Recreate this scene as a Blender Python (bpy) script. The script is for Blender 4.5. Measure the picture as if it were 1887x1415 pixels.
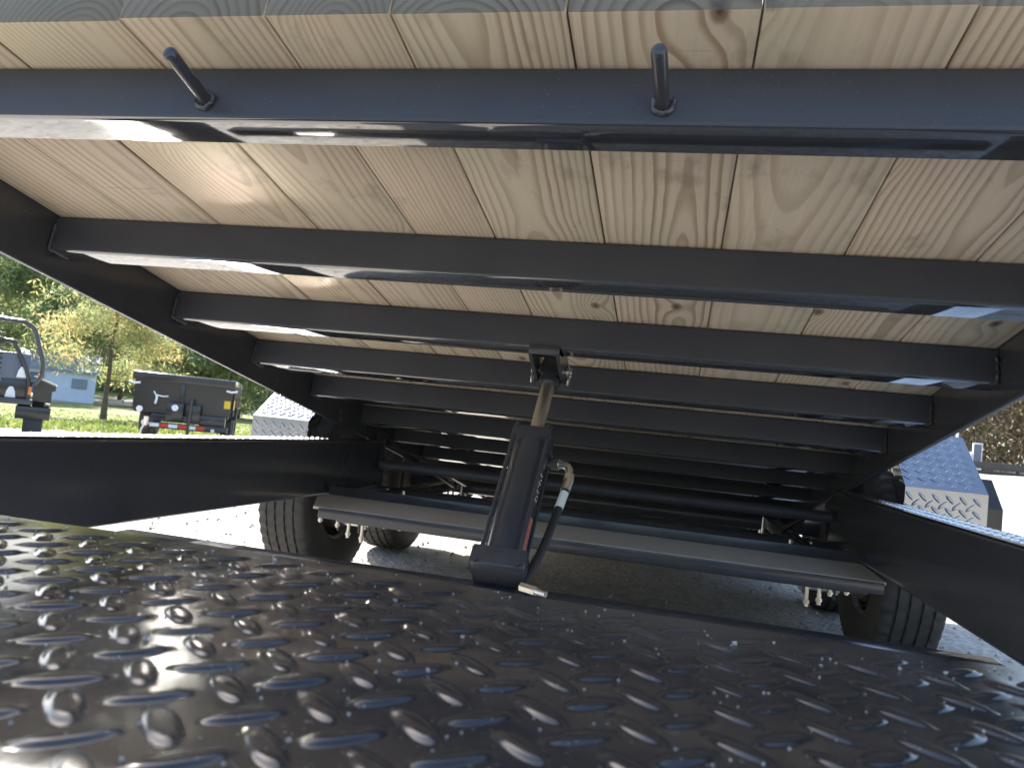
import bpy, math, random
import numpy as np
from mathutils import Matrix, Vector

for o in list(bpy.data.objects): bpy.data.objects.remove(o)
SC = bpy.context.scene
COL = SC.collection
rnd = random.Random(7)

# ------------------------------------------------------------------ camera
CZ = .69                                   # lens height above the lot
YAW, PITCH, ROLL, FPX = .2169, .0556, .1028, 1405.7
cyw, syw = math.cos(YAW), math.sin(YAW)
fwd = Vector((-syw*math.cos(PITCH), cyw*math.cos(PITCH), math.sin(PITCH)))
rgt = Vector((cyw, syw, 0)); upv = rgt.cross(fwd)
r2 = rgt*math.cos(ROLL) + upv*math.sin(ROLL)
u2 = -rgt*math.sin(ROLL) + upv*math.cos(ROLL)
cam = bpy.data.cameras.new('camera'); camo = bpy.data.objects.new('camera', cam); COL.objects.link(camo)
camo.matrix_world = Matrix(((r2.x, u2.x, -fwd.x, 0), (r2.y, u2.y, -fwd.y, 0), (r2.z, u2.z, -fwd.z, CZ), (0, 0, 0, 1)))
cam.sensor_fit = 'HORIZONTAL'; cam.sensor_width = 36; cam.lens = 36*FPX/1887
cam.clip_start = .02; cam.clip_end = 1500
cam.dof.use_dof = True; cam.dof.focus_distance = 1.25; cam.dof.aperture_fstop = 13.0
SC.camera = camo

# ------------------------------------------------------------------ sky and sun
SUN = Vector((-.575, .556, .602)).normalized()
wd = bpy.data.worlds.new('World'); SC.world = wd; wd.use_nodes = True
wn = wd.node_tree.nodes; wl = wd.node_tree.links
sky = wn.new('ShaderNodeTexSky'); sky.sky_type = 'NISHITA'; sky.sun_disc = False
sky.sun_elevation = math.asin(SUN.z); sky.sun_rotation = math.atan2(SUN.x, SUN.y)
sky.dust_density = 1.5; sky.ozone_density = 1.2
wl.new(sky.outputs[0], wn['Background'].inputs[0]); wn['Background'].inputs[1].default_value = .15
sl = bpy.data.lights.new('sun', 'SUN'); sl.energy = 5; sl.angle = math.radians(.53); sl.color = (1, .96, .89)
slo = bpy.data.objects.new('sun', sl); COL.objects.link(slo)
slo.rotation_euler = SUN.to_track_quat('Z', 'Y').to_euler(); slo.location = (-20, 20, 25)
SC.view_settings.view_transform = 'Standard'; SC.view_settings.look = 'None'
SC.view_settings.exposure = 1.6; SC.view_settings.gamma = 1

# ------------------------------------------------------------------ frames
RF = Matrix.Translation((0, 0, CZ))                     # trailer frame: origin at lens height
DA, DH = .1825, .5531
dc, ds = math.cos(DA), math.sin(DA)
DKM = Matrix(((1, 0, 0, 0), (0, dc, ds, DH*ds), (0, -ds, dc, DH*dc + CZ), (0, 0, 0, 1)))   # tilted deck: x across, y along, z = 0 at plank undersides
ID = Matrix.Identity(4)

# ------------------------------------------------------------------ materials
def mat(name):
    m = bpy.data.materials.new(name); m.use_nodes = True
    nt = m.node_tree; b = nt.nodes['Principled BSDF']
    return m, nt, b
class N:
    """tiny node helper"""
    def __init__(s, nt): s.nt = nt
    def new(s, t, **kw):
        n = s.nt.nodes.new(t)
        for k, v in kw.items(): setattr(n, k, v)
        return n
    def link(s, a, b): s.nt.links.new(a, b)
    def val(s, sock, v):
        if hasattr(v, 'is_output'): s.link(v, sock)
        else: sock.default_value = v
    def math(s, op, a, b=0.0, c=0.0):
        n = s.new('ShaderNodeMath', operation=op)
        s.val(n.inputs[0], a); s.val(n.inputs[1], b); s.val(n.inputs[2], c)
        return n.outputs[0]
    def noise(s, vec, scale, detail=3, rough=.5, dim='3D'):
        n = s.new('ShaderNodeTexNoise', noise_dimensions=dim)
        s.link(vec, n.inputs['Vector']); n.inputs['Scale'].default_value = scale
        n.inputs['Detail'].default_value = detail; n.inputs['Roughness'].default_value = rough
        return n.outputs['Fac']
    def ramp(s, f, stops):
        n = s.new('ShaderNodeValToRGB'); e = n.color_ramp.elements
        while len(e) < len(stops): e.new(.5)
        for q, (p, c) in zip(e, stops): q.position = p; q.color = (*c, 1) if len(c) == 3 else c
        s.val(n.inputs[0], f); return n.outputs[0]
    def mix(s, f, a, b, mode='MIX'):
        n = s.new('ShaderNodeMix', data_type='RGBA', blend_type=mode)
        s.val(n.inputs[0], f)
        for i, v in ((6, a), (7, b)):
            if hasattr(v, 'is_output'): s.link(v, n.inputs[i])
            else: n.inputs[i].default_value = (*v, 1)
        return n.outputs[2]
    def rng(s, f, a, b, c, d, interp='LINEAR'):
        n = s.new('ShaderNodeMapRange', interpolation_type=interp); s.val(n.inputs[0], f)
        for i, v in enumerate((a, b, c, d)): n.inputs[i+1].default_value = v
        return n.outputs[0]
    def bump(s, h, strength, dist):
        n = s.new('ShaderNodeBump'); s.val(n.inputs['Height'], h)
        n.inputs['Strength'].default_value = strength; n.inputs['Distance'].default_value = dist
        return n.outputs[0]

def paint(name, base, r0, r1, dust=.25, dustc=(.16, .145, .12), peel=.0002, stretch=None, ior=1.5, coat=0.0, streak=0.0, grit=.5):
    m, nt, b = mat(name); k = N(nt)
    tc = k.new('ShaderNodeTexCoord').outputs['Object']
    v = tc
    if stretch:
        mp = k.new('ShaderNodeMapping'); k.link(tc, mp.inputs[0]); mp.inputs['Scale'].default_value = stretch; v = mp.outputs[0]
    big = k.noise(tc, 3.2, 3, .6); fine = k.noise(v, 34, 3, .65); speck = k.noise(tc, 420, 2, .5)
    sp = k.rng(speck, .70, .76, 0, 1)
    df = k.math('MULTIPLY', k.rng(big, .42, .8, 0, dust), k.rng(fine, .3, .7, .3, 1))
    col = k.mix(df, base, dustc)
    col = k.mix(k.math('MULTIPLY', sp, grit), col, (.3, .28, .25))
    k.link(col, b.inputs['Base Color'])
    k.link(k.rng(k.math('ADD', k.math('MULTIPLY', fine, .6), k.math('MULTIPLY', big, .4)), .3, .7, r0, r1), b.inputs['Roughness'])
    wav = k.noise(v, 9, 1, .5)
    if streak:
        m2 = k.new('ShaderNodeMapping'); k.link(tc, m2.inputs[0]); m2.inputs['Scale'].default_value = (9, 210, 210)
        wav = k.math('ADD', wav, k.math('MULTIPLY', k.noise(m2.outputs[0], 1.0, 2, .6), streak))
    k.link(k.bump(wav, .6, peel*10), b.inputs['Normal'])
    b.inputs['IOR'].default_value = ior; b.inputs['Coat Weight'].default_value = coat
    b.inputs['Coat Roughness'].default_value = .04; b.inputs['Coat IOR'].default_value = 1.7
    return m
M = {}
M['black'] = paint('black_frame_paint', (.046, .048, .056), .12, .3, .3)
M['rail'] = paint('black_gloss_rail_paint', (.048, .05, .058), .15, .24, .12, peel=.00003, ior=1.6)
M['member'] = paint('black_crossmember_paint', (.043, .047, .061), .4, .58, .3, (.13, .125, .12), stretch=(.1, 1, 1), peel=.00007)
M['flange'] = paint('black_pooled_gloss_paint', (.03, .031, .036), .02, .09, .05, stretch=(.1, 1, 1), peel=.00006, ior=2.3, coat=1.0, streak=.09)
M['plate'] = paint('black_tread_plate_paint', (.02, .02, .021), .05, .26, .7, (.14, .125, .1), peel=.0001, grit=.9)
M['bodyblack'] = paint('black_body_paint', (.03, .028, .026), .1, .3, .15, (.11, .09, .065))
M['dusty'] = paint('dusty_plate_paint', (.52, .49, .43), .4, .55, .6, (.55, .5, .42))
M['bluegrey'] = paint('blue_grey_panel', (.11, .13, .17), .3, .5, .2)

def simple(name, col, rough, metal=0.0, var=.15, scale=14, bump=0.0):
    m, nt, b = mat(name); k = N(nt)
    tc = k.new('ShaderNodeTexCoord').outputs['Object']
    n = k.noise(tc, scale, 4, .6)
    dark = tuple(c*(1-var) for c in col); light = tuple(min(1, c*(1+var)) for c in col)
    k.link(k.ramp(n, [(.3, dark), (.7, light)]), b.inputs['Base Color'])
    k.link(k.rng(n, .3, .7, rough*.8, min(1, rough*1.25)), b.inputs['Roughness'])
    b.inputs['Metallic'].default_value = metal
    if bump: k.link(k.bump(k.noise(tc, scale*6, 3, .6), .5, bump), b.inputs['Normal'])
    return m
M['alu'] = simple('polished_aluminium_tread', (.33, .335, .35), .2, 1.0, .08, 9)
M['strip'] = simple('reflecting_strip_metal', (.72, .71, .69), .15, 1.0, .06, 9)  # bright metal chosen so the rail top reflects sun onto the planks
M['rod'] = simple('chromed_rod', (.62, .58, .5), .36, 1.0, .05, 20)
M['zinc'] = simple('zinc_fitting', (.72, .7, .66), .3, 1.0, .1, 60)
M['weld'] = simple('weld_bead_steel', (.5, .48, .44), .32, .9, .4, 160, .001)
M['rubber'] = simple('tyre_rubber', (.055, .051, .045), .75, 0, .35, 26, .0008)
M['hose'] = simple('black_hose_rubber', (.018, .018, .018), .5, 0, .2, 80)
M['white'] = simple('white_print', (.8, .8, .78), .5, 0, .05, 10)
M['red'] = simple('red_reflector', (.6, .03, .02), .3, 0, .1, 10)
M['yellow'] = simple('yellow_decal', (.8, .5, .03), .5, 0, .1, 10)
M['amber'] = simple('amber_lens', (.75, .22, .03), .3, 0, .1, 10)
M['shed'] = simple('pale_blue_siding', (.6, .64, .69), .7, 0, .05, 2)
M['roofm'] = simple('grey_shed_roof', (.25, .26, .28), .6, 0, .1, 2)
M['woodblock'] = simple('timber_block', (.3, .22, .14), .8, 0, .25, 9)
M['bark'] = simple('bark', (.11, .085, .065), .9, 0, .4, 8, .01)
M['fence'] = simple('dark_guard_rail', (.06, .055, .05), .7, 0, .3, 3)
M['brown'] = simple('rust_brown_drum', (.12, .085, .06), .6, .4, .3, 30)

def wood_mat():
    m, nt, b = mat('pressure_treated_pine'); k = N(nt)
    tc = k.new('ShaderNodeTexCoord').outputs['Object']
    oi = k.new('ShaderNodeObjectInfo').outputs['Random']
    ra = k.math('FRACT', k.math('MULTIPLY', oi, 17.13)); rb = k.math('FRACT', k.math('MULTIPLY', oi, 91.7)); rc = k.math('FRACT', k.math('MULTIPLY', oi, 53.3)); rd = k.math('FRACT', k.math('MULTIPLY', oi, 211.9))
    sx = k.new('ShaderNodeSeparateXYZ'); k.link(tc, sx.inputs[0]); x, y, z = sx.outputs
    def comb(a, b_, c):
        n = k.new('ShaderNodeCombineXYZ'); k.val(n.inputs[0], a); k.val(n.inputs[1], b_); k.val(n.inputs[2], c); return n.outputs[0]
    seed = k.math('MULTIPLY', oi, 83.0)
    # knots: cells on the board face
    vo = k.new('ShaderNodeTexVoronoi', feature='F1', voronoi_dimensions='2D')
    k.link(comb(k.math('ADD', x, seed), k.math('ADD', k.math('MULTIPLY', y, .55), seed), 0), vo.inputs['Vector']); vo.inputs['Scale'].default_value = 4.4
    kd = vo.outputs['Distance']
    vc = k.new('ShaderNodeSeparateXYZ'); k.link(vo.outputs['Color'], vc.inputs[0])
    gate = k.math('GREATER_THAN', vc.outputs[0], .26)
    halo = k.math('MULTIPLY', k.math('EXPONENT', k.math('MULTIPLY', k.math('MULTIPLY', kd, kd), -55.0)), gate)
    # growth rings: distance from a wandering pith line
    wob = k.noise(comb(seed, k.math('MULTIPLY', y, .9), ra), 1.6, 2, .5)
    wob2 = k.noise(comb(k.math('MULTIPLY', x, 3.0), k.math('MULTIPLY', y, 1.1), seed), 3.0, 3, .55)
    px = k.math('ADD', x, k.math('MULTIPLY', k.math('SUBTRACT', rb, .5), .11))
    px = k.math('ADD', px, k.math('MULTIPLY', k.math('SUBTRACT', wob2, .5), .014))
    slope = k.math('MULTIPLY', k.math('SUBTRACT', rc, .5), .035)
    pz = k.math('ADD', k.math('ADD', k.math('MULTIPLY', z, .8), k.math('MULTIPLY', y, slope)), k.math('ADD', k.rng(ra, 0, 1, .012, .05), k.math('MULTIPLY', k.math('SUBTRACT', wob, .5), .09)))
    r = k.math('SQRT', k.math('ADD', k.math('MULTIPLY', px, px), k.math('MULTIPLY', pz, pz)))
    r = k.math('ADD', r, k.math('MULTIPLY', halo, .022))
    r = k.math('ADD', r, k.math('MULTIPLY', k.noise(comb(k.math('MULTIPLY', x, 60.0), k.math('MULTIPLY', y, 6.0), seed), 1.0, 3, .6), .0035))
    dens = k.rng(rd, 0, 1, 62, 125)
    ph = k.math('FRACT', k.math('MULTIPLY', r, dens))
    late = k.math('MULTIPLY', k.rng(ph, .35, .82, 0, 1, 'SMOOTHSTEP'), k.rng(ph, .9, 1.0, 1, 0, 'SMOOTHSTEP'))
    ringvar = k.noise(comb(k.math('MULTIPLY', k.math('FLOOR', k.math('MULTIPLY', r, dens)), 7.3), seed, 0), 1.0, 0)
    late = k.math('MULTIPLY', late, k.rng(ringvar, .3, .7, .55, 1.0))
    late = k.math('MULTIPLY', late, k.rng(k.noise(comb(k.math('MULTIPLY', x, 9.0), k.math('MULTIPLY', y, 2.0), seed), 1.0, 2), 
        .3, .7, .65, 1.0))
    base = k.ramp(k.math('FRACT', k.math('MULTIPLY', oi, 37.7)), [(0, (.69, .57, .43)), (.3, (.58, .46, .35)), (.55, (.65, .55, .42)), (.8, (.56, .46, .36)), (1, (.67, .54, .39))])
    late = k.math('MULTIPLY', late, k.rng(k.math('FRACT', k.math('MULTIPLY', oi, 71.3)), 0, 1, .65, 1.0))
    col = k.mix(k.math('MULTIPLY', late, 1.0), base, (.27, .175, .105))
    streak = k.noise(comb(k.math('MULTIPLY', x, 240.0), k.math('MULTIPLY', y, 5.0), seed), 1.0, 4, .65)
    col = k.mix(k.rng(streak, .25, .75, 0, .32), col, (.42, .33, .2))
    green = k.noise(comb(k.math('MULTIPLY', x, 7.0), k.math('MULTIPLY', y, 2.2), k.math('ADD', seed, 4.0)), 1.0, 3, .5)
    col = k.mix(k.rng(green, 
        .45, .75, 0, .35), col, (.45, .46, .31))
    stain = k.noise(comb(k.math('MULTIPLY', x, 18.0), k.math('MULTIPLY', y, 10.0), k.math('ADD', seed, 9.0)), 1.0, 4, .6)
    col = k.mix(k.rng(stain, .58, .76, 0, .5), col, (.2, .16, .12))
    saw = k.noise(comb(k.math('MULTIPLY', x, 5.0), k.math('MULTIPLY', y, 95.0), k.math('ADD', seed, 2.0)), 1.0, 2, .5)
    sawm = k.math('MULTIPLY', k.rng(saw, .68, .74, 0, .5), k.rng(k.noise(comb(seed, k.math('MULTIPLY', y, 1.3), 3.0), 1.0, 1), .52, .6, 0, 1))
    col = k.mix(sawm, col, (.2, .17, .15))
    kr = k.math('MULTIPLY', k.rng(k.math('ADD', kd, k.math('MULTIPLY', k.math('SUBTRACT', streak, .5), .02)), .028, .06, 1, 0, 'SMOOTHSTEP'), gate)
    col = k.mix(k.math('MULTIPLY', kr, .8), col, (.17, .105, .06))
    kc = k.math('MULTIPLY', k.rng(kd, .008, .026, 1, 0), gate)
    col = k.mix(k.math('MULTIPLY', kc, .75), col, (.05, .035, .025))
    # sawn end grain: darker, greener than the faces, with shade on the ends mixed into the colour
    sn_ = k.new('ShaderNodeSeparateXYZ'); vt = k.new('ShaderNodeVectorTransform', vector_type='NORMAL', convert_from='WORLD', convert_to='OBJECT')
    k.link(k.new('ShaderNodeNewGeometry').outputs['True Normal'], vt.inputs[0]); k.link(vt.outputs[0], sn_.inputs[0])
    endg = k.rng(k.math('ABSOLUTE', sn_.outputs[1]), .7, .9, 0, .8)
    col = k.mix(endg, col, k.mix(k.math('MULTIPLY', late, .8), (.09, .08, .058), (.035, .03, .02)))
    k.link(col, b.inputs['Base Color']); b.inputs['Roughness'].default_value = .72
    k.link(k.bump(streak, .3, .001), b.inputs['Normal'])
    return m
M['wood'] = wood_mat()

def ground_mat():
    m, nt, b = mat('pale_gravel_lot'); k = N(nt)
    tc = k.new('ShaderNodeTexCoord').outputs['Object']
    v = k.new('ShaderNodeTexVoronoi'); k.link(tc, v.inputs['Vector']); v.inputs['Scale'].default_value = 46
    vs = k.new('ShaderNodeSeparateXYZ'); k.link(v.outputs['Color'], vs.inputs[0])
    big = k.noise(tc, .35, 4, .6); mid = k.noise(tc, 5, 5, .65)
    col = k.ramp(vs.outputs[0], [(0, (.3, .28, .25)), (.5, (.43, .405, .365)), (1, (.56, .535, .49))])
    col = k.mix(k.rng(big, .35, .7, 0, .5), col, (.4, .365, .3))
    col = k.mix(k.rng(mid, .55, .75, 0, .5), col, (.25, .22, .18))
    k.link(col, b.inputs['Base Color']); b.inputs['Roughness'].default_value = .92
    k.link(k.bump(k.math('ADD', v.outputs['Distance'], mid), .7, .012), b.inputs['Normal'])
    return m
M['ground'] = ground_mat()
def lawn_mat():
    m, nt, b = mat('mown_lawn'); k = N(nt)
    tc = k.new('ShaderNodeTexCoord').outputs['Object']
    a = k.noise(tc, .5, 4, .6); f = k.noise(tc, 9, 4, .7)
    col = k.mix(f, (.11, .15, .03), (.26, .28, .07)); col = k.mix(k.rng(a, .45, .75, 0, .6), col, (.2, .17, .06))
    k.link(col, b.inputs['Base Color']); b.inputs['Roughness'].default_value = .9
    k.link(k.bump(f, 1, .06), b.inputs['Normal']); return m
M['lawn'] = lawn_mat()
def leaf_mat(name, stops, trans=.45):
    m, nt, b = mat(name); k = N(nt)
    g = k.new('ShaderNodeNewGeometry').outputs['Random Per Island']
    tc = k.new('ShaderNodeTexCoord').outputs['Object']
    cl = k.noise(tc, .55, 2, .5)
    f = k.math('ADD', k.math('MULTIPLY', g, .6), k.rng(cl, .3, .7, -.1, .5))
    col = k.ramp(f, stops)
    k.link(col, b.inputs['Base Color']); b.inputs['Roughness'].default_value = .6
    t = k.new('ShaderNodeBsdfTranslucent'); k.link(col, t.inputs[0])
    mx = k.new('ShaderNodeMixShader'); mx.inputs[0].default_value = trans
    k.link(b.outputs[0], mx.inputs[1]); k.link(t.outputs[0], mx.inputs[2])
    k.link(mx.outputs[0], nt.nodes['Material Output'].inputs[0]); return m
M['leaf_green'] = leaf_mat('pine_needles_green', [(0, (.17, .23, .12)), (.45, (.3, .39, .19)), (.75, (.5, .52, .25)), (1, (.68, .48, .2))], .65)
M['leaf_yellow'] = leaf_mat('pine_needles_yellowing', [(0, (.15, .21, .1)), (.4, (.33, .37, .17)), (.7, (.58, .48, .22)), (1, (.66, .4, .18))], .62)
M['leaf_dark'] = leaf_mat('woodland_leaves', [(0, (.09, .13, .07)), (.5, (.15, .2, .1)), (.8, (.27, .28, .13)), (1, (.42, .28, .12))], .55)
M['leaf_autumn'] = leaf_mat('autumn_brush_leaves', [(0, (.13, .13, .09)), (.4, (.23, .2, .13)), (.7, (.36, .28, .17)), (1, (.52, .34, .19))], .55)
M['grassblade'] = leaf_mat('grass_blades', [(0, (.1, .15, .03)), (.5, (.19, .25, .05)), (1, (.38, .35, .11))], .5)
M['stone'] = simple('loose_stone', (.42, .39, .34), .9, 0, .3, 30)

def sticker_mat():
    m, nt, b = mat('warning_sticker'); k = N(nt)
    tc = k.new('ShaderNodeTexCoord').outputs['Generated']
    s = k.new('ShaderNodeSeparateXYZ'); k.link(tc, s.inputs[0])
    red = k.math('MULTIPLY', k.math('GREATER_THAN', s.outputs[1], .3), k.math('LESS_THAN', s.outputs[1], .93))
    red = k.math('MULTIPLY', red, k.math('GREATER_THAN', s.outputs[0], .3))
    k.link(k.mix(red, (.75, .74, .72), (.55, .13, .06)), b.inputs['Base Color']); b.inputs['Roughness'].default_value = .4
    return m
M['sticker'] = sticker_mat()

# ------------------------------------------------------------------ mesh helpers
class MB:
    def __init__(s): s.v = []; s.f = []
    def add(s, vs, fs):
        o = len(s.v); s.v += [tuple(p) for p in vs]; s.f += [tuple(i+o for i in q) for q in fs]; return s
    def box(s, x0, x1, y0, y1, z0, z1, bv=0.0):
        if bv <= 0:
            vs = [(x, y, z) for z in (z0, z1) for y in (y0, y1) for x in (x0, x1)]
            return s.add(vs, [(0, 2, 3, 1), (4, 5, 7, 6), (0, 1, 5, 4), (2, 6, 7, 3), (0, 4, 6, 2), (1, 3, 7, 5)])
        import bmesh
        bm = bmesh.new(); bmesh.ops.create_cube(bm, size=1)
        for v in bm.verts: v.co = Vector(((x0+x1)/2+v.co.x*(x1-x0), (y0+y1)/2+v.co.y*(y1-y0), (z0+z1)/2+v.co.z*(z1-z0)))
        bmesh.ops.bevel(bm, geom=bm.edges[:], offset=bv, segments=2, affect='EDGES', profile=.5)
        bm.verts.index_update(); s.add([v.co[:] for v in bm.verts], [[v.index for v in f.verts] for f in bm.faces]); bm.free(); return s
    def cyl(s, p0, p1, ra, rb=None, seg=16, caps=True):
        rb = ra if rb is None else rb
        p0, p1 = Vector(p0), Vector(p1); d = (p1-p0).normalized()
        a = d.orthogonal().normalized(); b = d.cross(a)
        vs = []
        for p, r in ((p0, ra), (p1, rb)):
            for i in range(seg):
                t = 2*math.pi*i/seg; vs.append(p + (a*math.cos(t)+b*math.sin(t))*r)
        fs = [(i, (i+1) % seg, seg+(i+1) % seg, seg+i) for i in range(seg)]
        if caps: fs += [tuple(range(seg))[::-1], tuple(range(seg, 2*seg))]
        return s.add(vs, fs)
    def tube(s, pts, r, seg=10, closed=False):
        pts = [Vector(p) for p in pts]; n = len(pts); rr = r if isinstance(r, (list, tuple)) else [r]*n
        vs = []; prev = None
        for i, p in enumerate(pts):
            d = (pts[(i+1) % n]-pts[i-1]) if closed else (pts[min(i+1, n-1)]-pts[max(i-1, 0)])
            d.normalize()
            a = d.orthogonal().normalized() if prev is None else (prev - d*prev.dot(d)).normalized()
            prev = a; b = d.cross(a)
            vs += [p+(a*math.cos(2*math.pi*j/seg)+b*math.sin(2*math.pi*j/seg))*rr[i] for j in range(seg)]
        m = n if closed else n-1
        fs = [(i*seg+j, i*seg+(j+1) % seg, ((i+1) % n)*seg+(j+1) % seg, ((i+1) % n)*seg+j) for i in range(m) for j in range(seg)]
        if not closed: fs += [tuple(range(seg))[::-1], tuple(range((n-1)*seg, n*seg))]
        return s.add(vs, fs)
    def prism(s, poly, t0, t1, fn):
        """closed outline in 2-D carried from t0 to t1 by fn(a, b, t)"""
        n = len(poly)
        vs = [fn(a, b, t0) for a, b in poly]+[fn(a, b, t1) for a, b in poly]
        return s.add(vs, [(i, (i+1) % n, n+(i+1) % n, n+i) for i in range(n)]+[tuple(range(n))[::-1], tuple(range(n, 2*n))])
    def lathe(s, prof, seg, fn, closed=False, mod=None):
        """profile (axial, radius) swept; fn(axial, r, angle) -> point"""
        n = len(prof); vs = []
        for j in range(seg):
            t = 2*math.pi*j/seg
            for i, (a, r) in enumerate(prof): vs.append(fn(a, r + (mod(i, j) if mod else 0), t))
        m = n if closed else n-1
        return s.add(vs, [(j*n+i, j*n+(i+1) % n, ((j+1) % seg)*n+(i+1) % n, ((j+1) % seg)*n+i) for j in range(seg) for i in range(m)])
    def mesh(s, name, m, smooth=None):
        me = bpy.data.meshes.new(name); me.from_pydata([tuple(p) for p in s.v], [], s.f); me.validate()
        import bmesh
        bm = bmesh.new(); bm.from_mesh(me); bmesh.ops.recalc_face_normals(bm, faces=bm.faces[:]); bm.to_mesh(me); bm.free()
        if m: me.materials.append(m)
        if smooth is not None: shade(me, smooth)
        return me
def shade(me, ang):
    me.polygons.foreach_set('use_smooth', [True]*len(me.polygons))
    try: me.set_sharp_from_angle(angle=math.radians(ang))
    except Exception: pass
WM = {}
def put(name, data, parent=None, mw=ID, **props):
    o = bpy.data.objects.new(name, data); COL.objects.link(o)
    if parent is not None:
        o.parent = parent; o.matrix_parent_inverse = WM[parent].inverted()
    o.matrix_basis = mw; WM[o] = mw.copy()
    for k_, v_ in props.items(): o[k_] = v_
    return o
def thing(name, loc, label, category, rz=0.0, group=None):
    o = put(name, None, None, Matrix.Translation(loc) @ Matrix.Rotation(rz, 4, 'Z'), label=label, category=category)
    o.empty_display_size = .2
    if group: o['group'] = group
    return o
def part(name, mb, m, parent, mw=RF, smooth=35, **props):
    return put(name, mb.mesh(name, m, smooth), parent, mw, **props)
def npmesh(name, verts, faces, m, smooth=False):
    me = bpy.data.meshes.new(name); verts = np.asarray(verts, np.float32); faces = np.asarray(faces, np.int32)
    nv, (nf, k) = len(verts), faces.shape
    me.vertices.add(nv); me.vertices.foreach_set('co', verts.ravel())
    me.loops.add(nf*k); me.loops.foreach_set('vertex_index', faces.ravel())
    me.polygons.add(nf); me.polygons.foreach_set('loop_start', np.arange(nf, dtype=np.int32)*k)
    try: me.polygons.foreach_set('loop_total', np.full(nf, k, np.int32))
    except Exception: pass
    me.polygons.foreach_set('use_smooth', [smooth]*nf)
    me.update(calc_edges=True); me.validate()
    if m: me.materials.append(m)
    return me

# raised lugs of tread plate --------------------------------------------------
def lug(L, W, Hh, seg=14):
    rings = [(1.25, -.03), (1.08, .06), (.95, .38), (.8, .76), (.58, .94), (.3, .99)]
    v = []
    for r, z in rings:
        for i in range(seg):
            t = 2*math.pi*i/seg
            c, s_ = math.cos(t), math.sin(t)
            v.append((L/2*r*math.copysign(abs(c)**.85, c), W/2*r*s_, z*Hh))
    v.append((0, 0, Hh)); n = len(rings); f = []
    for k in range(n-1):
        for i in range(seg): f.append((k*seg+i, k*seg+(i+1) % seg, (k+1)*seg+(i+1) % seg, (k+1)*seg+i))
    top = n*seg
    for i in range(seg): f.append(((n-1)*seg+i, (n-1)*seg+(i+1) % seg, top, top))
    f = [(a, b, c, d) if c != d else (a, b, c, c) for a, b, c, d in f]
    return np.array(v), f
def lug_field(us, L, W, Hh, seg=14):
    """us: list of (u, v, angle); returns verts (u, v, h) and tri/quad faces as tris"""
    lv, lf = lug(L, W, Hh, seg)
    tris = []
    for a, b, c, d in lf:
        tris.append((a, b, c))
        if d != c: tris.append((a, c, d))
    tris = np.array(tris); V = []; F = []
    for i, (u, v, a) in enumerate(us):
        ca, sa = math.cos(a), math.sin(a)
        jr = random.Random(i*7+3); a += jr.gauss(0, .035); q = 1+jr.gauss(0, .03); hq = 1+jr.gauss(0, .09)
        ca, sa = math.cos(a)*q, math.sin(a)*q
        V.append(np.stack([u+lv[:, 0]*ca-lv[:, 1]*sa, v+lv[:, 0]*sa+lv[:, 1]*ca, lv[:, 2]*hq], 1)); F.append(tris+i*len(lv))
    return np.concatenate(V), np.concatenate(F)
def lattice(u0, u1, v0, v1, p, ou=0.0, ov=0.0, margin=.018):
    out = []
    for i in range(int((u0-ou)/p)-2, int((u1-ou)/p)+3):
        for j in range(int((v0-ov)/p)-2, int((v1-ov)/p)+3):
            for du, dv, a in ((0, 0, -math.pi/4), (.5*p, -.5*p, math.pi/4)):
                u, v = ou+i*p+du, ov+j*p+dv
                if u0+margin < u < u1-margin and v0+margin < v < v1-margin: out.append((u, v, a))
    return out

# ================================================================== SETTING
def gz(x):
    def sp(t, k=.8): return math.log1p(math.exp(min(60, max(-60, t/k))))*k
    l = sp(-2.6-x)-sp(-27-x); r = sp(x-2.0)-sp(x-34)
    return -.04*l + .058*r
xs = sorted(set([-400, -200, -120, -80, -60, -45, 45, 60, 90, 150, 400] + [round(-36+i*.75, 3) for i in range(99)]))
ys = [-400, -150, -60, -20, -5, 0, 3, 6, 12, 25, 60, 150, 400, 900]
V = [(x, y, gz(x)) for y in ys for x in xs]; nx = len(xs)
F = [(j*nx+i, j*nx+i+1, (j+1)*nx+i+1, (j+1)*nx+i) for j in range(len(ys)-1) for i in range(nx-1)]
put('ground', npmesh('ground', V, F, M['ground'], True), kind='structure')

LN, LR = np.array((-.67, .742)), np.array((.742, .67))
def lw(u, v, dz=0.0):
    x, y = LN*u+LR*v; return (x, y, gz(x)+dz)
us = [20.5+i*1.5 for i in range(70)]; vs_ = [-70+i*2 for i in range(46)]
V = []
for j, v in enumerate(vs_):
    for i, u in enumerate(us):
        uu = u + (.9*math.sin(v*.7)+.5*math.sin(v*1.9+1) if i == 0 else 0)
        V.append(lw(uu, v, .012))
nu = len(us)
F = [(j*nu+i, j*nu+i+1, (j+1)*nu+i+1, (j+1)*nu+i) for j in range(len(vs_)-1) for i in range(nu-1)]
put('lawn', npmesh('lawn', V, F, M['lawn'], True), kind='structure')

def quads(cent, size_l, size_w, rg, up_bias=0.0):
    """many small leaf-like quads with random orientation"""
    n = len(cent)
    d = rg.normal(size=(n, 3)); d[:, 2] += up_bias; d /= np.linalg.norm(d, axis=1)[:, None]
    e = np.cross(d, rg.normal(size=(n, 3))); e /= np.linalg.norm(e, axis=1)[:, None]+1e-9
    l = (size_l*(.6+.8*rg.random(n)))[:, None]; w = (size_w*(.6+.8*rg.random(n)))[:, None]
    a = cent-d*l/2; b = cent+e*w/2; c = cent+d*l/2; f = cent-e*w/2
    return np.stack([a, b, c, f], 1).reshape(-1, 3), np.arange(4*n).reshape(-1, 4)

rg = np.random.default_rng(3)
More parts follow.
